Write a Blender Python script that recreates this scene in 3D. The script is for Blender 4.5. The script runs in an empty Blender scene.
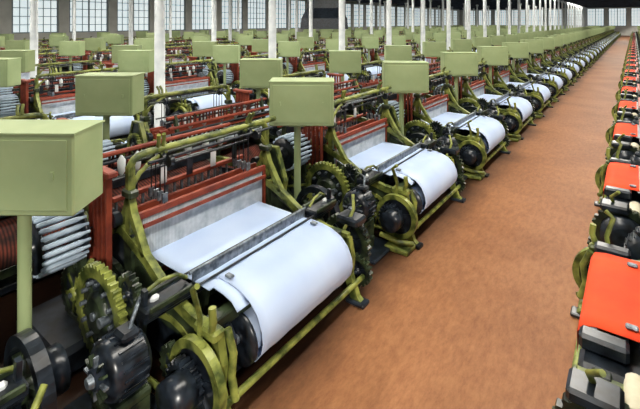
import bpy, math, random
from mathutils import Vector, Matrix
random.seed(4)
sc=bpy.context.scene
try:
    sc.view_settings.view_transform='Standard'
except Exception: pass
H=2.7; TH=math.atan(314/420.)
# ---------------- materials
def mat(name,c1,c2=None,scale=8,rough=.6,metal=0,bump=0,stripe=None,detail=4,spec=.5,lo=.35,hi=.65):
    m=bpy.data.materials.new(name); m.use_nodes=True
    nt=m.node_tree; b=nt.nodes['Principled BSDF']
    b.inputs['Roughness'].default_value=rough; b.inputs['Metallic'].default_value=metal
    b.inputs['Specular IOR Level'].default_value=spec
    c2=c2 or tuple(x*.75 for x in c1)
    tc=nt.nodes.new('ShaderNodeTexCoord')
    n=nt.nodes.new('ShaderNodeTexNoise'); n.inputs['Scale'].default_value=scale; n.inputs['Detail'].default_value=detail
    nt.links.new(tc.outputs['Object'],n.inputs['Vector'])
    r=nt.nodes.new('ShaderNodeValToRGB'); r.color_ramp.elements[0].position=lo; r.color_ramp.elements[1].position=hi
    r.color_ramp.elements[0].color=(*c2,1); r.color_ramp.elements[1].color=(*c1,1)
    nt.links.new(n.outputs['Fac'],r.inputs['Fac'])
    out=r.outputs['Color']
    if stripe:
        w=nt.nodes.new('ShaderNodeTexWave'); w.bands_direction=stripe[0]; w.inputs['Scale'].default_value=stripe[1]
        w.inputs['Distortion'].default_value=.3
        nt.links.new(tc.outputs['Object'],w.inputs['Vector'])
        mx=nt.nodes.new('ShaderNodeMixRGB'); mx.blend_type='MULTIPLY'; mx.inputs['Color2'].default_value=(*stripe[2],1)
        nt.links.new(w.outputs['Fac'],mx.inputs['Fac']); nt.links.new(out,mx.inputs['Color1']); out=mx.outputs['Color']
    nt.links.new(out,b.inputs['Base Color'])
    if bump:
        bp=nt.nodes.new('ShaderNodeBump'); bp.inputs['Strength'].default_value=bump; bp.inputs['Distance'].default_value=.01
        nt.links.new(n.outputs['Fac'],bp.inputs['Height']); nt.links.new(bp.outputs['Normal'],b.inputs['Normal'])
    return m
M={}
M['olive']=mat('olive_cast_iron',(.27,.30,.065),(.045,.065,.014),9,.4,lo=.37,hi=.6)
M['dkgreen']=mat('dark_green_iron',(.045,.065,.03),(.005,.008,.007),9,.35)
M['black']=mat('black_oiled_iron',(.020,.028,.04),(.003,.004,.006),12,.28)
M['steel']=mat('worn_steel',(.28,.32,.36),(.07,.09,.11),20,.35,.5)
M['cloth']=mat('woven_cloth_blue_white',(.52,.63,.83),(.42,.53,.76),1.6,.85,detail=2)
M['warp']=mat('warp_yarn_white',(.66,.70,.72),(.45,.50,.53),12,.9,stripe=('Y',22,(.6,.6,.62)))
M['red']=mat('red_brown_painted_wood',(.34,.06,.025),(.16,.025,.014),6,.6)
M['redyarn']=mat('red_brown_yarn',(.20,.04,.02),(.04,.012,.008),7,.9,stripe=('Y',10,(.16,.15,.15)))
M['redcloth']=mat('red_cloth',(.90,.075,.012),(.80,.05,.008),3,.85)
M['box']=mat('pale_green_sheet_metal',(.37,.45,.22),(.30,.38,.18),2.5,.6)
M['white']=mat('white_paint',(.75,.78,.78),(.6,.64,.66),6,.6)
M['bluebob']=mat('bobbin_pale_blue',(.50,.62,.74),(.35,.44,.56),10,.7)
M['pink']=mat('pink_yarn',(.7,.35,.3),(.5,.22,.2),10,.8)
M['cream']=mat('cream_yarn',(.70,.65,.5),(.6,.55,.4),10,.8)
MN=list(M.keys())
# ---------------- mesh builder
class MB:
    def __init__(s): s.v=[];s.f=[];s.m=[];s.s=[]
    def add(s,vs,fs,m,smooth=False):
        o=len(s.v); s.v+= [tuple(a) for a in vs]
        for i,f in enumerate(fs):
            s.f.append([o+k for k in f]); s.m.append(MN.index(m)); s.s.append(smooth)
    def box(s,c,d,m,rot=None,bev=0):
        x,y,z=[a/2 for a in d]
        b=min(bev,x*.9,y*.9,z*.9)
        if b>0:
            vs=[];idx={}
            for sx in(-1,1):
                for sy in(-1,1):
                    for sz in(-1,1):
                        for a in range(3):
                            p=[sx*(x-b),sy*(y-b),sz*(z-b)]
                            p[a]=[sx*x,sy*y,sz*z][a]
                            idx[(sx,sy,sz,a)]=len(vs); vs.append(Vector(p))
            fs=[]
            for a in range(3):
                o=[k for k in range(3) if k!=a]
                for sg in(-1,1):
                    q=[]
                    for (p1,p2) in((-1,-1),(1,-1),(1,1),(-1,1)):
                        k=[0,0,0];k[a]=sg;k[o[0]]=p1;k[o[1]]=p2
                        q.append(idx[(*k,a)])
                    fs.append(q)
            for a in range(3):
                o=[k for k in range(3) if k!=a]
                for p1 in(-1,1):
                    for p2 in(-1,1):
                        k0=[0,0,0];k0[a]=-1;k0[o[0]]=p1;k0[o[1]]=p2
                        k1=list(k0);k1[a]=1
                        fs.append([idx[(*k0,o[0])],idx[(*k1,o[0])],idx[(*k1,o[1])],idx[(*k0,o[1])]])
            for sx in(-1,1):
                for sy in(-1,1):
                    for sz in(-1,1):
                        fs.append([idx[(sx,sy,sz,a)] for a in range(3)])
        else:
            vs=[Vector((i,j,k)) for i in(-x,x) for j in(-y,y) for k in(-z,z)]
            fs=[(0,1,3,2),(4,6,7,5),(0,4,5,1),(2,3,7,6),(0,2,6,4),(1,5,7,3)]
        if rot: 
            R=Matrix.Rotation(rot[0],3,rot[1]); vs=[R@v for v in vs]
        c=Vector(c); s.add([v+c for v in vs],fs,m)
    def lathe(s,p0,axis,prof,m,n=20):
        ax=Vector(axis).normalized(); u=ax.orthogonal().normalized(); w=ax.cross(u); p0=Vector(p0)
        vs=[];fs=[]
        for t,r in prof:
            for i in range(n):
                a=2*math.pi*i/n; vs.append(p0+ax*t+(u*math.cos(a)+w*math.sin(a))*r)
        for j in range(len(prof)-1):
            for i in range(n):
                k=(i+1)%n; fs.append((j*n+i,j*n+k,(j+1)*n+k,(j+1)*n+i))
        s.add(vs,fs,m,True)
        s.add(vs[:n],[tuple(range(n))[::-1]],m); s.add(vs[-n:],[tuple(range(n))],m)
    def cyl(s,p0,p1,r,m,n=12,r1=None):
        d=Vector(p1)-Vector(p0); s.lathe(p0,d,[(0,r),(d.length,r if r1 is None else r1)],m,n)
    def tube(s,pts,r,m,n=8):
        pts=[Vector(p) for p in pts]; vs=[];fs=[]
        t0=(pts[1]-pts[0]).normalized(); u=t0.orthogonal().normalized()
        for i,p in enumerate(pts):
            a=pts[max(i-1,0)]; b=pts[min(i+1,len(pts)-1)]; t=(b-a).normalized()
            u=(u-t*u.dot(t)).normalized(); w=t.cross(u)
            for k in range(n):
                g=2*math.pi*k/n; vs.append(p+(u*math.cos(g)+w*math.sin(g))*r)
        for j in range(len(pts)-1):
            for i in range(n):
                k=(i+1)%n; fs.append((j*n+i,j*n+k,(j+1)*n+k,(j+1)*n+i))
        s.add(vs,fs,m,True); s.add(vs[:n],[tuple(range(n))[::-1]],m); s.add(vs[-n:],[tuple(range(n))],m)
    def ribbon(s,pts,w,y,t,m):
        P=[Vector((a,0,b)) for a,b in pts]; vs=[];fs=[]
        for i,p in enumerate(P):
            a=P[max(i-1,0)]; b=P[min(i+1,len(P)-1)]; d=(b-a).normalized(); n=Vector((-d.z,0,d.x))*w/2
            for q,yy in((p+n,y-t/2),(p+n,y+t/2),(p-n,y+t/2),(p-n,y-t/2)): vs.append((q.x,yy,q.z))
        for j in range(len(P)-1):
            for i in range(4):
                k=(i+1)%4; fs.append((j*4+i,j*4+k,(j+1)*4+k,(j+1)*4+i))
        L=len(vs); fs+= [(0,1,2,3),(L-1,L-2,L-3,L-4)]
        s.add(vs,fs,m)
    def plate(s,pts,y,t,m):
        n=len(pts); vs=[(a,y-t/2,b) for a,b in pts]+[(a,y+t/2,b) for a,b in pts]
        fs=[tuple(range(n)),tuple(range(2*n-1,n-1,-1))]+[(i,(i+1)%n,n+(i+1)%n,n+i) for i in range(n)]
        s.add(vs,fs,m)
    def sheet(s,prof,y0,y1,m,t=.008,ny=8,wob=0):
        vs=[];fs=[];n=len(prof)
        for j in range(ny+1):
            y=y0+(y1-y0)*j/ny
            for i,(a,b) in enumerate(prof):
                vs.append((a+wob*math.sin(j*2.1+i)*.5,y,b+wob*math.sin(j*1.7+i*.6)))
        N=len(vs)
        for j in range(ny+1):
            for i,(a,b) in enumerate(prof):
                q=vs[j*n+i]; vs.append((q[0],q[1],q[2]-t))
        for j in range(ny):
            for i in range(n-1):
                a=j*n+i; fs.append((a,a+n,a+n+1,a+1)); fs.append((N+a,N+a+1,N+a+n+1,N+a+n))
        for i in range(n-1):
            fs.append((i,i+1,N+i+1,N+i)); a=ny*n+i; fs.append((a,N+a,N+a+1,a+1))
        s.add(vs,fs,m,True)
    def gear(s,c,R,t,nt,m,mh=None,teeth=.025,spokes=6,web=False):
        cx,cy,cz=c; ri=R*.78; vs=[];fs=[]; n=nt*4 if nt else 40
        for yy in(-t/2,t/2):
            for i in range(n):
                a=2*math.pi*i/n; r=R+(teeth if (nt and i%4<2) else 0)
                vs.append((cx+r*math.cos(a),cy+yy,cz+r*math.sin(a)))
            for i in range(n):
                a=2*math.pi*i/n; vs.append((cx+ri*math.cos(a),cy+yy,cz+ri*math.sin(a)))
        for i in range(n):
            k=(i+1)%n
            fs+= [(i,k,2*n+k,2*n+i),(n+i,3*n+i,3*n+k,n+k),(i,n+i,n+k,k),(2*n+i,2*n+k,3*n+k,3*n+i)]
        s.add(vs,fs,m)
        mh=mh or m
        s.lathe((cx,cy-t*.8,cz),(0,1,0),[(0,R*.16),(0,R*.24),(t*1.6,R*.24),(t*1.6,R*.16)],mh,16)
        s.lathe((cx,cy-t*1.1,cz),(0,1,0),[(0,R*.09),(t*2.2,R*.09)],'steel',10)
        for k in range(spokes):
            a=2*math.pi*k/spokes+.3
            p0=(cx+R*.2*math.cos(a),cz+R*.2*math.sin(a)); p1=(cx+R*.82*math.cos(a),cz+R*.82*math.sin(a))
            s.ribbon([p0,p1],R*.13,cy,t*.6,mh)
        if web: s.lathe((cx,cy-t*.1,cz),(0,1,0),[(0,R*.8),(t*.2,R*.8)],web,32)
    def mesh(s,name):
        me=bpy.data.meshes.new(name); me.from_pydata(s.v,[],s.f)
        for k in MN: me.materials.append(M[k])
        me.polygons.foreach_set('material_index',s.m); me.polygons.foreach_set('use_smooth',s.s)
        me.update(); return me
def arc(cx,cz,r,a0,a1,n=8):
    return [(cx+r*math.cos(math.radians(a0+(a1-a0)*i/n)),cz+r*math.sin(math.radians(a0+(a1-a0)*i/n))) for i in range(n+1)]
def put(me,name,loc,rz=0):
    o=bpy.data.objects.new(name,me); o.location=loc; o.rotation_euler=(0,0,rz); sc.collection.objects.link(o); return o

# ---------------- loom
def build_loom(cloth='cloth',beam='redyarn',right=False):
    b=MB()
    for y in(-.8,.8):
        sg=-1 if y<0 else 1
        b.ribbon([(-.95,0),(-.93,.3),(-.88,.6),(-.86,1.0)],.09,y,.05,'dkgreen')
        b.ribbon([(-.9,.98),(-.5,1.0),(-.1,.95),(.25,.82),(.55,.66),(.85,.6),(1.12,.6)],.075,y,.06,'olive')
        b.ribbon([(1.1,.6),(1.14,.42),(1.12,.25),(1.2,.05),(1.26,.0)],.08,y,.06,'olive')
        b.ribbon([(-.9,.28)]+arc(-.35,.05,.55,125,30)+[(.2,.25)],.06,y,.05,'dkgreen')
        b.ribbon(arc(.6,.02,.48,155,25),.045,y,.05,'olive')
        b.ribbon([(-.02,0),(.02,.4),(0,.95)],.12,y,.05,'dkgreen')
        b.ribbon([(-.85,.9),(-.45,.55),(0,.5)],.05,y,.04,'olive')
        b.plate([(.1,.5),(.55,.42),(1.05,.45),(1.05,.57),(.55,.6),(.1,.8)],y,.03,'dkgreen')
        b.plate([(-.88,.3),(-.5,.25),(0,.35),(0,.9),(-.5,.95),(-.84,.9)],y-sg*.05,.02,'black')
        b.plate([(.05,.1),(1.05,.1),(1.08,.5),(.1,.55)],y-sg*.05,.02,'black')
        for x in(-.95,0,1.22): b.box((x,y,.02),(.2,.13,.04),'black',bev=.01)
        b.ribbon([(-.24,.9),(-.13,1.0),(-.05,1.12),(0,1.25),(0,1.5)],.05,y,.06,'olive')
        b.ribbon([(.24,.84),(.13,1.0),(.05,1.12),(0,1.25)],.05,y,.06,'olive')
        b.ribbon([(0,.9),(0,1.3)],.07,y,.05,'olive')
        b.box((0,y,1.28),(.14,.09,.07),'dkgreen',bev=.015)
        b.tube([(0,y,1.42),(0,y,1.5),(0,y-sg*.03,1.55),(0,y-sg*.1,1.575),(0,y-sg*.2,1.58)],.033,'olive')
        b.tube([(0,y,1.3),(0,y-sg*.08,1.42),(0,y-sg*.2,1.5),(0,y-sg*.34,1.55)],.020,'olive')
        for yy in(y-sg*.25,y-sg*.3):
            b.tube([(0,yy,1.57),(0.02,yy,1.66),(.05,yy+sg*.02,1.72)],.018,'olive')
        for x in(-.1,.02,.14): b.lathe((x,y-sg*.28,1.5),(0,1,0),[(-.02,.05),(0,.035),(.02,.05)],'black',12)
        for x in(-.2,-.1): b.lathe((x-.02,y+sg*.06,1.05),(0,1,0),[(-.03,.06),(.03,.06)],'black',14)
    b.tube([(0,-.65,1.58),(0,.95,1.58)],.030,'olive',10)
    b.tube([(.1,-.7,1.52),(.1,.8,1.52)],.014,'black',8)
    b.tube([(-.1,-.7,1.50),(-.1,.8,1.50)],.014,'dkgreen',8)
    # cross girts
    b.box((-.9,0,.93),(.08,1.6,.1),'dkgreen',bev=.01)
    b.box((-.9,0,.28),(.08,1.6,.1),'dkgreen',bev=.01)
    b.box((.1,0,.3),(.1,1.6,.12),'black',bev=.01)
    b.box((.35,0,.12),(1.2,1.45,.16),'black',bev=.02)
    b.box((-.6,0,.07),(.5,1.45,.1),'black',bev=.02)
    b.cyl((1.19,-.95,.17),(1.19,.95,.17),.026,'olive',10)
    b.box((1.0,0,.60),(.10,1.6,.09),'dkgreen',bev=.01)
    b.cyl((.3,-1.2,.55),(.3,1.3,.55),.035,'steel',10)
    b.cyl((.15,-1.15,.28),(.15,1.2,.28),.04,'black',10)
    for k,y in enumerate((-.3,-.15,0,.15,.3)):
        b.lathe((.15,y,.28),(0,1,0),[(-.03,.13),(.03,.13)],'dkgreen',14)
    for y in(-.4,.4):
        b.tube([(.3,y-.05,.55),(.35,y-.05,.64),(.35,y+.05,.64),(.3,y+.05,.55)],.03,'black')
        b.tube([(.35,y,.64),(.7,y,.6)],.02,'steel')
    # harness
    for i,x in enumerate((-.18,-.11,-.04,.03)):
        dz=.03*(i%2)
        b.box((x,0,1.04+dz),(.03,1.5,.06),'red',bev=.006)
        b.box((x,0,.5+dz),(.03,1.5,.05),'red',bev=.006)
        for y in(-.74,.74): b.box((x,y,.78+dz),(.025,.03,.56),'red')
        for y in(-.5,.5):
            b.tube([(x,y,1.08),(x,y,1.5)],.006,'black',5)
            b.box((x,y,1.15),(.02,.05,.08),'steel')
        b.box((x,0,.78+dz),(.006,1.42,.5),'warp')
    b.box((.07,0,.99),(.02,1.45,.03),'red')
    for i in range(5):
        b.box((-.34+.07*i,-.95,1.05),(.026,.05,.8),'red',bev=.004)
    b.box((-.2,-.95,1.47),(.42,.09,.05),'red',bev=.01)
    b.box((-.2,-.95,.63),(.42,.09,.06),'dkgreen',bev=.01)
    # warp
    b.cyl((-1.0,-.78,1.0),(-1.0,.78,1.0),.045,'steel',12)
    b.sheet([(-1.02,1.05),(-.7,.96),(-.4,.86),(-.1,.74)],-.66,.66,beam,ny=4)
    b.cyl((-.72,-.78,.45),(-.72,.78,.45),.25,beam,24)
    for y in(-.72,.72):
        b.lathe((-.72,y,.45),(0,1,0),[(-.02,.36),(.02,.36)],'dkgreen',28)
        b.lathe((-.72,y+(.02 if y>0 else -.04),.45),(0,1,0),[(0,.1),(.04,.08)],'black',14)
    for y in(-.82,.82):
        b.ribbon([(-.86,1.0),(-.84,1.2),(-.78,1.42)],.05,y,.04,'dkgreen')
    for x,z in((-.86,1.16),(-.83,1.27),(-.78,1.4)):
        b.box((x,0,z),(.05,1.9,.04),'red',bev=.01)
    for x,z in((-.9,1.21),(-.75,1.33)): b.cyl((x,-.95,z),(x,.95,z),.018,'black',8)
    b.box((-.88,0,1.07),(.05,1.5,.10),'black')
    for k in range(26):
        y=-.7+k*.056+random.uniform(-.01,.01); b.box((-.8+random.uniform(-.03,.03),y,1.33+random.uniform(-.02,.02)),(.01,.022,.14),'redyarn')
    for k in range(7):
        y=-.8+k*.26+random.uniform(-.05,.05)
        b.lathe((-.72,y,1.38),(0,0,-1),[(0,.01),(.05,.042),(.16,.036),(.2,.01)],'white',8)
    for k in range(16):
        y=-.66+k*.088; b.box((-.5,y,.98),(.02,.02,.12),'steel')
    b.box((-.5,0,1.05),(.06,1.5,.03),'black',bev=.005)
    b.box((-.35,0,1.12),(.05,1.55,.04),'red',bev=.005)
    for k in range(5):
        b.box((-.3,-.6+k*.3,1.22),(.012,.07,.16),'white' if k%2 else 'black',bev=.003)
    b.cyl((-.3,-.8,1.31),(-.3,.8,1.31),.012,'black',6)
    # fabric
    if not right:
        b.sheet([(-.0,.72),(.25,.72),(.5,.722),(.74,.725),(.84,.722)],-.66,.66,cloth,ny=12,wob=.002)
        prof=[(.74,.732),(.9,.728),(1.02,.712),(1.12,.675),(1.2,.605),(1.245,.51),(1.255,.43),(1.235,.35),(1.18,.28),(1.08,.24),(.97,.245)]
        b.sheet(prof,-.52,.66,cloth,ny=16,wob=.004)
        b.cyl((1.03,-.52,.39),(1.03,.66,.39),.14,cloth,24)
        b.lathe((1.03,-.56,.39),(0,1,0),[(0,.05),(0,.19),(.03,.19)],'black',24)
        b.sheet([(.84,.726),(.95,.718),(1.04,.70),(1.10,.65)],-.62,-.50,cloth,ny=2)
    else:
        b.sheet([(0,.72),(.4,.72),(.7,.725),(.82,.725)],-.62,.50,'warp',ny=8)
        b.sheet([(.80,.735),(.9,.735),(1.04,.732),(1.12,.715),(1.15,.66),(1.15,.52)],-.60,.48,cloth,ny=8,wob=.002)
        b.cyl((1.0,-.62,.36),(1.0,.44,.36),.12,'bluebob',24)
        for y in(-.72,.58): b.box((1.0,y,.70),(.26,.12,.10),'black',bev=.02)
        b.cyl((.74,-.7,.80),(.74,.6,.80),.028,'pink',12)
        b.cyl((.64,-.7,.84),(.64,.6,.84),.025,'bluebob',12)
        b.cyl((.84,.70,.62),(.84,.98,.62),.06,'cream',16)
        b.box((.95,.66,.55),(.35,.2,.2),'black',bev=.03)
    b.cyl((1.03,-.86,.39),(1.03,.86,.39),.035,'steel',10)
    for y in(-.48,.58 if not right else .38): b.box((.86,y,.75),(.07,.05,.02),'steel',bev=.008)
    # lay
    b.box((.68,0,.685),(.10,2.2,.05),'black',bev=.01)
    b.box((.665,0,.755),(.012,1.35,.08),'steel')
    b.tube([(.66,-.7,.80),(.66,.7,.80)],.013,'steel',8)
    b.tube([(.60,-.7,.77),(.60,.7,.77)],.010,'black',6)
    b.tube([(.76,-.7,.745),(.76,.7,.745)],.010,'black',6)
    for y in(-.55,.55): b.ribbon([(.68,.68),(.62,.4),(.55,.15)],.06,y,.04,'dkgreen')
    for sg in(-1,1):
        b.box((.68,sg*.92,.735),(.17,.38,.07),'black',bev=.015)
        b.box((.60,sg*.92,.78),(.03,.38,.04),'dkgreen',bev=.01)
        b.box((.77,sg*.92,.77),(.02,.34,.04),'dkgreen',bev=.006)
        b.tube([(.68,sg*.74,.80),(.68,sg*.82,.86),(.66,sg*.95,.87),(.62,sg*1.08,.80)],.014,'olive')
        b.ribbon([(.55,.16),(.66,.5),(.69,.88)],.04,sg*1.08,.03,'black')
        b.box((.68,sg*1.0,.775),(.04,.07,.06),'white',bev=.02)
        b.tube([(.4,sg*1.0,.15),(.5,sg*1.2,.16),(.9,sg*1.2,.16)],.025,'dkgreen')
        b.lathe((.3,sg*.92,.55),(0,1,0),[(-.06,.07),(-.05,.1),(.05,.1),(.06,.07)],'dkgreen',16)
        b.plate([(.14,.0),(.5,.0),(.42,.3),(.38,.62),(.22,.62),(.2,.3)],sg*.95,.04,'black')
    b.tube([(1.02,-.88,.55),(1.05,-.9,.75),(1.0,-.92,.92),(1.06,-.93,.97)],.020,'olive')
    b.tube([(1.1,-.85,.6),(1.16,-.88,.75),(1.15,-.88,.84)],.026,'olive')
    b.box((1.07,-.84,.64),(.22,.10,.07),'olive',bev=.015)
    b.tube([(1.16,-.76,.64),(1.22,-.76,.5),(1.2,-.76,.34),(1.24,-.76,.2)],.028,'olive')
    b.plate([(.9,.3),(1.12,.28),(1.14,.5),(1.08,.58),(.9,.56)],-.68,.05,'black')
    # near end: ring gear
    b.gear((.16,-1.12,.53),.33,.06,40,'olive','dkgreen',web='black')
    b.lathe((.16,-1.17,.53),(0,1,0),[(0,.12),(.02,.16),(.05,.16)],'dkgreen',20)
    for k in range(12):
        a=k*math.pi/6; b.cyl((.16+.22*math.cos(a),-1.17,.53+.22*math.sin(a)),(.16+.22*math.cos(a),-1.12,.53+.22*math.sin(a)),.018,'steel',6)
    b.gear((.47,-1.06,.76),.12,.05,18,'dkgreen','black',web='black')
    # motor
    mx,my,mz=.74,-1.28,.54
    b.lathe((mx,my-.17,mz),(0,1,0),[(0,.05),(0.0,.06),(.03,.065),(.04,.12),(.06,.16),(.09,.175),(.27,.175),(.31,.14),(.33,.06)],'black',28)
    for k in range(12):
        a=k*math.pi/6
        b.ribbon([(mx+.07*math.cos(a),mz+.07*math.sin(a)),(mx+.13*math.cos(a),mz+.13*math.sin(a))],.012,my-.145,.03,'steel' if k%3==0 else 'dkgreen')
    for k in range(20):
        a=k*math.pi/10; b.box((mx+.175*math.cos(a),my+.02,mz+.175*math.sin(a)),(.025,.16,.012),'black',rot=(-a,'Y'))
    b.lathe((mx,my-.2,mz),(0,1,0),[(0,.03),(.04,.045)],'steel',12)
    b.box((mx-.02,my+.02,.34),(.3,.26,.06),'dkgreen',bev=.015); b.box((mx+.1,my+.02,.17),(.06,.22,.3),'dkgreen'); b.box((mx-.14,my+.02,.17),(.06,.22,.3),'dkgreen')
    b.box((mx+.03,my+.03,.73),(.14,.12,.06),'black',bev=.02)
    b.tube([(mx+.05,my+.03,.74),(mx+.02,my+.1,.84),(mx-.1,my+.2,.82),(mx-.2,my+.25,.7)],.013,'steel')
    b.box((.62,-1.2,.02),(.86,.5,.04),'black',bev=.01)
    # take-up wheel
    b.gear((1.06,-.93,.36),.26,.06,0,'olive','black',web='black',spokes=5)
    b.gear((1.02,-1.0,.36),.13,.08,20,'black','black',web='black')
    b.lathe((1.08,-1.18,.38),(0,1,0),[(0,.06),(.01,.12),(.16,.12),(.18,.06)],'black',18)
    b.tube([(.9,-1.05,.15),(1.15,-1.05,.12),(1.28,-.95,.1)],.03,'olive')
    b.box((1.12,-.97,.03),(.3,.24,.06),'olive',bev=.015)
    b.gear((.78,-.9,.28),.14,.05,20,'dkgreen','olive',web='black')
    # rotary bobbin battery
    bx,by,bz=-.36,-1.36,.96
    for yy in(-.02,.30): b.lathe((bx,by+yy,bz),(0,1,0),[(-.012,.06),(-.012,.20),(.012,.20),(.012,.06)],'black' ,28)
    b.lathe((bx,by-.08,bz),(0,1,0),[(0,.05),(.04,.09),(.06,.09)],'black',16)
    b.cyl((bx,by-.1,bz),(bx,by+.42,bz),.035,'steel',10)
    for k in range(22):
        a=2*math.pi*k/22; cx=bx+.21*math.cos(a); cz=bz+.21*math.sin(a)
        b.lathe((cx,by-.03,cz),(0,1,0),[(0,.012),(.02,.020),(.26,.022),(.3,.014),(.34,.012)],'bluebob',8)
    b.ribbon([(bx,.95),(bx+.1,.6),(bx+.25,.4)],.07,-1.05,.05,'dkgreen')
    b.tube([(-.5,-1.0,.1),(-.45,-1.02,.5),(-.2,-1.02,.75)],.022,'olive')
    b.tube([(-.8,-.95,.12),(.1,-1.0,.14),(.9,-1.0,.2)],.022,'olive')
    b.gear((-.38,-1.06,.44),.22,.05,28,'dkgreen','olive',web='black')
    b.box((-.45,-1.1,.12),(.8,.5,.22),'black',bev=.04)
    # far end
    b.gear((.42,1.22,.50),.30,.08,0,'black','dkgreen',spokes=5)
    b.lathe((.42,1.3,.5),(0,1,0),[(0,.05),(.02,.14),(.1,.14),(.12,.05)],'black',20)
    b.gear((.95,1.02,.42),.26,.06,28,'dkgreen','black',web='black')
    b.lathe((.95,1.06,.42),(0,1,0),[(0,.2),(.1,.2),(.12,.1)],'black',24)
    b.gear((1.12,.98,.2),.13,.06,18,'dkgreen','black',web='black')
    b.box((.75,1.08,.2),(.7,.16,.3),'black',bev=.03)
    b.box((1.02,1.0,.68),(.26,.2,.08),'black',bev=.02)
    b.tube([(1.0,.9,.6),(1.05,1.0,.78),(.98,1.1,.88)],.018,'olive')
    b.plate([(-.35,.5),(.1,.5),(.18,.9),(.05,1.25),(-.12,1.25),(-.28,.9)],.92,.05,'dkgreen')
    b.ribbon([(-.35,.5),(-.28,.9),(-.12,1.25),(.05,1.25),(.18,.9),(.1,.5)],.04,.93,.06,'olive')
    b.gear((-.08,1.0,.95),.14,.05,22,'olive','black',web='black')
    b.gear((-.1,1.02,.62),.2,.05,28,'dkgreen','black',web='black')
    b.lathe((-.5,1.0,.35),(0,1,0),[(0,.2),(.12,.2)],'black',18)
    b.box((0,1.04,.06),(1.9,.3,.12),'black',bev=.02)
    return b
loomA=build_loom().mesh('power_loom_mesh')
loomR=build_loom('redcloth','redyarn',True).mesh('power_loom_red_mesh')

def build_box(w=.77,d=.36,h=.53,zc=1.725):
    b=MB()
    b.box((0,0,zc),(w,d,h),'box',bev=.012)
    b.box((0,0,zc+h/2-.003),(w+.015,d+.015,.012),'box')
    b.box((0,-d/2-.004,zc),(w-.08,.008,h-.08),'box',bev=.003)
    for sx in(-.3,.3):
        b.box((sx*w*1.1,-d/2-.01,zc),(.02,.012,.05),'box')
    b.cyl((-.06,0,0),(-.06,0,1.46),.042,'box',14)
    b.lathe((-.06,0,0),(0,0,1),[(0,.08),(.02,.08),(.03,.05)],'box',16)
    b.box((-.06,0,1.45),(.2,.2,.03),'box')
    return b.mesh('control_box_mesh')
boxM=build_box()

P=2.89; YEND=104
rows=[(-3.35,0,-.24),(-5.78,1,-1.57),(-10.0,0,-1.5),(-12.45,1,-.6),(-16.7,0,-.2),(-19.15,1,-1.3),(-23.4,0,-.9),(-25.85,1,-.2),(-30.1,0,-1.2)]
rb=TH-math.radians(1.0)
for X,rot,y0 in rows:
    k=0
    while y0+k*P<YEND-3:
        y=y0+k*P; k+=1
        if y+3 < -X*.2: continue
        put(loomA,'power_loom',(X,y,0),math.pi if rot else 0)
        put(boxM,'sheet_metal_control_box',(X+.08,y+(1.55 if rot else -1.53),0),rb)
k=0
while .83+k*P<YEND-3:
    y=.83+k*P; k+=1
    put(loomR,'power_loom',(.85,y,0),math.pi)
    put(boxM,'sheet_metal_control_box',(.9,y+1.55,0),rb)

# ---------------- room
XL,XR,Y0,ZC=-34.5,7,-5,6.0
fm=bpy.data.materials.new('oiled_tan_floor_loom_shade'); fm.use_nodes=True
nt=fm.node_tree; bs=nt.nodes['Principled BSDF']; bs.inputs['Roughness'].default_value=.55; bs.inputs['Specular IOR Level'].default_value=.2
L=nt.links.new
tc=nt.nodes.new('ShaderNodeTexCoord'); mp=nt.nodes.new('ShaderNodeMapping'); mp.inputs['Scale'].default_value=(1,.35,1)
L(tc.outputs['Object'],mp.inputs['Vector'])
n1=nt.nodes.new('ShaderNodeTexNoise'); n1.inputs['Scale'].default_value=18; n1.inputs['Detail'].default_value=10; n1.inputs['Roughness'].default_value=.8
L(mp.outputs['Vector'],n1.inputs['Vector'])
r1=nt.nodes.new('ShaderNodeValToRGB'); r1.color_ramp.elements[0].position=.3; r1.color_ramp.elements[1].position=.7
r1.color_ramp.elements[0].color=(.21,.085,.036,1); r1.color_ramp.elements[1].color=(.42,.19,.08,1)
L(n1.outputs['Fac'],r1.inputs['Fac'])
n2=nt.nodes.new('ShaderNodeTexNoise'); n2.inputs['Scale'].default_value=.8; n2.inputs['Detail'].default_value=6
L(tc.outputs['Object'],n2.inputs['Vector'])
r2=nt.nodes.new('ShaderNodeValToRGB'); r2.color_ramp.elements[0].position=.35; r2.color_ramp.elements[1].position=.6
r2.color_ramp.elements[0].color=(.78,.74,.70,1)
L(n2.outputs['Fac'],r2.inputs['Fac'])
mx=nt.nodes.new('ShaderNodeMixRGB'); mx.blend_type='MULTIPLY'; mx.inputs['Fac'].default_value=1
L(r1.outputs['Color'],mx.inputs['Color1']); L(r2.outputs['Color'],mx.inputs['Color2'])
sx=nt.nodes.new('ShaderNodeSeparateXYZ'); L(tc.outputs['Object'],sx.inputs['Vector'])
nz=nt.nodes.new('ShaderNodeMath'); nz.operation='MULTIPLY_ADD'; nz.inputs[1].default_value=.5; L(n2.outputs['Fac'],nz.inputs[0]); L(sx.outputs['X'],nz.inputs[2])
mr=nt.nodes.new('ShaderNodeMapRange'); mr.inputs['From Min'].default_value=-2.0; mr.inputs['From Max'].default_value=-1.5; L(nz.outputs[0],mr.inputs['Value'])  # beneath and between looms: shade painted into the colour, with oil stain
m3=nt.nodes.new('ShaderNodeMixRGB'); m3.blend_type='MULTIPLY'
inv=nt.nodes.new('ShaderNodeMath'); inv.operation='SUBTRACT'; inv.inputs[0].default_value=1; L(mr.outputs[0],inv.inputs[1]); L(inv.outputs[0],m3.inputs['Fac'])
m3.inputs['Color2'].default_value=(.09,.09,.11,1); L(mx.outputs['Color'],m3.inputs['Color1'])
L(m3.outputs['Color'],bs.inputs['Base Color'])
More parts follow.
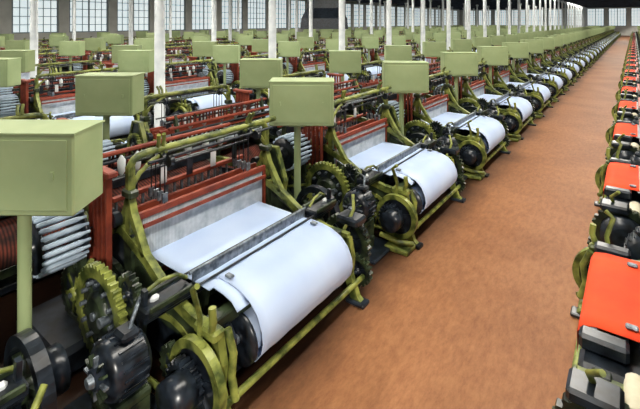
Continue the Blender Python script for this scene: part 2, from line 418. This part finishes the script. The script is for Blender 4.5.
def slab(name,x0,x1,y0,y1,z0,z1,m):
    me=bpy.data.meshes.new(name)
    me.from_pydata([(x,y,z) for x in(x0,x1) for y in(y0,y1) for z in(z0,z1)],[],[(0,1,3,2),(4,6,7,5),(0,4,5,1),(2,3,7,6),(0,2,6,4),(1,5,7,3)])
    me.materials.append(m); return put(me,name,(0,0,0))
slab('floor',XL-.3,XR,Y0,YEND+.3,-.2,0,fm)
cm=mat('ceiling_grey_blue_boards',(.05,.062,.09),(.03,.036,.055),2,.8)
slab('ceiling',XL-.3,XR,Y0,YEND+.3,ZC,ZC+.2,cm)
wm=mat('wall_cream_plaster',(.60,.60,.55),(.5,.5,.46),1.5,.8)
def boxes(name,bl,m,bl2=None,m2=None):
    vs=[];fs=[];mi=[]
    for g,bb_ in enumerate((bl,bl2 or [])):
        for (x0,x1,y0,y1,z0,z1) in bb_:
            o=len(vs); vs+=[(x,y,z) for x in(x0,x1) for y in(y0,y1) for z in(z0,z1)]
            fs+=[tuple(o+k for k in f) for f in((0,1,3,2),(4,6,7,5),(0,4,5,1),(2,3,7,6),(0,2,6,4),(1,5,7,3))]; mi+=[g]*6
    me=bpy.data.meshes.new(name); me.from_pydata(vs,[],fs); me.materials.append(m)
    if m2: me.materials.append(m2)
    me.polygons.foreach_set('material_index',mi); return me
S0,S1=1.9,5.5
WP=3.7;WW=3.0
bl=[(XL-.3,XL,Y0,YEND,0,S0),(XL-.3,XL,Y0,YEND,S1,ZC)]
wins=[]
y=Y0
while y+WP<YEND:
    bl.append((XL-.3,XL,y,y+(WP-WW),S0,S1)); wins.append(y+(WP-WW)); y+=WP
bl.append((XL-.3,XL,y,YEND,S0,S1))
put(boxes('wall_left',bl,wm),'wall_left',(0,0,0))
fr=mat('window_frame_grey',(.30,.35,.38),(.22,.27,.3),4,.6)
gl=bpy.data.materials.new('frosted_daylit_glass'); gl.use_nodes=True
g=gl.node_tree; gb=g.nodes['Principled BSDF']; gn=g.nodes.new('ShaderNodeTexNoise'); gn.inputs['Scale'].default_value=1.2
gr=g.nodes.new('ShaderNodeValToRGB'); gr.color_ramp.elements[0].color=(.60,.76,.82,1); gr.color_ramp.elements[1].color=(.95,.97,.93,1)
g.links.new(gn.outputs['Fac'],gr.inputs['Fac']); g.links.new(gr.outputs['Color'],gb.inputs['Emission Color']); gb.inputs['Emission Strength'].default_value=.8
gb.inputs['Base Color'].default_value=(.5,.6,.65,1)
wb=[(-.06,.06,0,WW,S0,S0+.08),(-.06,.06,0,WW,S1-.08,S1)]
for i in range(7):
    t=.12 if i in(0,3,6) else .05
    yy=(WW-t)*i/6; wb.append((-.05,.05,yy,yy+t,S0,S1))
for i in range(1,6):
    z=S0+(S1-S0)*i/6; wb.append((-.04,.04,0,WW,z-.025,z+.025))
wme=boxes('window_mesh',wb,fr,[(-.012,.012,.02,WW-.02,S0+.02,S1-.02)],gl)
n=1
for yy in wins: put(wme,'window_%d'%n,(XL-.15,yy,0)); n+=1
bl=[(XL,XR,YEND,YEND+.3,0,S0),(XL,XR,YEND,YEND+.3,S1,ZC)]
x=XL
while x+WP<XR:
    bl.append((x,x+(WP-WW),YEND,YEND+.3,S0,S1)); put(wme,'window_%d'%n,(x+WP,YEND+.15,0),math.pi/2); n+=1; x+=WP
bl.append((x,XR,YEND,YEND+.3,S0,S1))
put(boxes('wall_back',bl,wm),'wall_back',(0,0,0))
bb=[]
y=1.6
while y<YEND: bb.append((XL,XR,y-.12,y+.12,ZC-.35,ZC)); y+=6.8
put(boxes('ceiling_beams',bb,cm),'trim_1',(0,0,0))
# columns
cb=MB(); cb.lathe((0,0,0),(0,0,1),[(0,.2),(.06,.2),(.1,.11),(5.3,.10),(5.45,.2),(5.64,.2)],'white',18)
cme=cb.mesh('column_mesh')
y=5.0
while y<YEND: put(cme,'support_column',(-7.9,y,0)); y+=3.4
for X in(-14.55,-21.3,-28.0):
    y=5.0
    while y<YEND: put(cme,'support_column',(X,y,0)); y+=6.8
# ventilation duct
db=MB()
def ring(z,a,c): return [(-a,-c,z),(a,-c,z),(a,c,z),(-a,c,z)]
vs=[];fs=[]
prof=[(6.0,.95,.5),(4.2,.95,.5),(3.5,1.0,.55),(2.9,1.3,.8),(2.3,1.35,.85)]
for z,a,c_ in prof: vs+=ring(z,a,c_)
for j in range(len(prof)-1):
    for i in range(4): k2=(i+1)%4; fs.append((j*4+i,j*4+k2,(j+1)*4+k2,(j+1)*4+i))
fs.append((0,1,2,3)); fs.append((16,17,18,19))
db.add(vs,fs,'black')
for z in(4.9,4.2): db.box((0,0,z),(1.96,1.06,.06),'black')
put(db.mesh('duct_mesh'),'ventilation_duct',(-14.5,19.8,0),TH)
# ---------------- light
w=bpy.data.worlds.new('w'); sc.world=w; w.use_nodes=True
w.node_tree.nodes['Background'].inputs['Color'].default_value=(.94,.96,1,1)
w.node_tree.nodes['Background'].inputs['Strength'].default_value=.42
for i,X in enumerate((-1.2,-8,-15,-24)):
    for y in (6,24,50,82):
        l=bpy.data.lights.new('added_overhead_fill','AREA'); l.shape='RECTANGLE'; l.size=.6; l.size_y=14 if y<20 else 22  # unseen area lights added below the ceiling to brighten the room
        l.energy=760 if y<20 else 950; l.color=(1,.95,.85)
        o=bpy.data.objects.new('added_overhead_fill',l); o.location=(X,y,ZC-.4); sc.collection.objects.link(o)
s=bpy.data.lights.new('sun','SUN'); s.energy=2.4; s.angle=math.radians(5); s.color=(1,.95,.86)
o=bpy.data.objects.new('sun',s); d=Vector((-.75,.6,-.45)); o.rotation_euler=d.to_track_quat('-Z','Y').to_euler(); o.location=(20,-20,20); sc.collection.objects.link(o)
# ---------------- camera
c=bpy.data.cameras.new('camera'); c.sensor_width=36; c.lens=420/640*36; c.shift_y=-182.5/640; c.clip_end=400; c.clip_start=.05
o=bpy.data.objects.new('camera',c); o.location=(0,0,H); o.rotation_euler=(math.pi/2,0,TH); sc.collection.objects.link(o); sc.camera=o
print('faces',len(loomA.polygons),'objs',len(sc.objects))
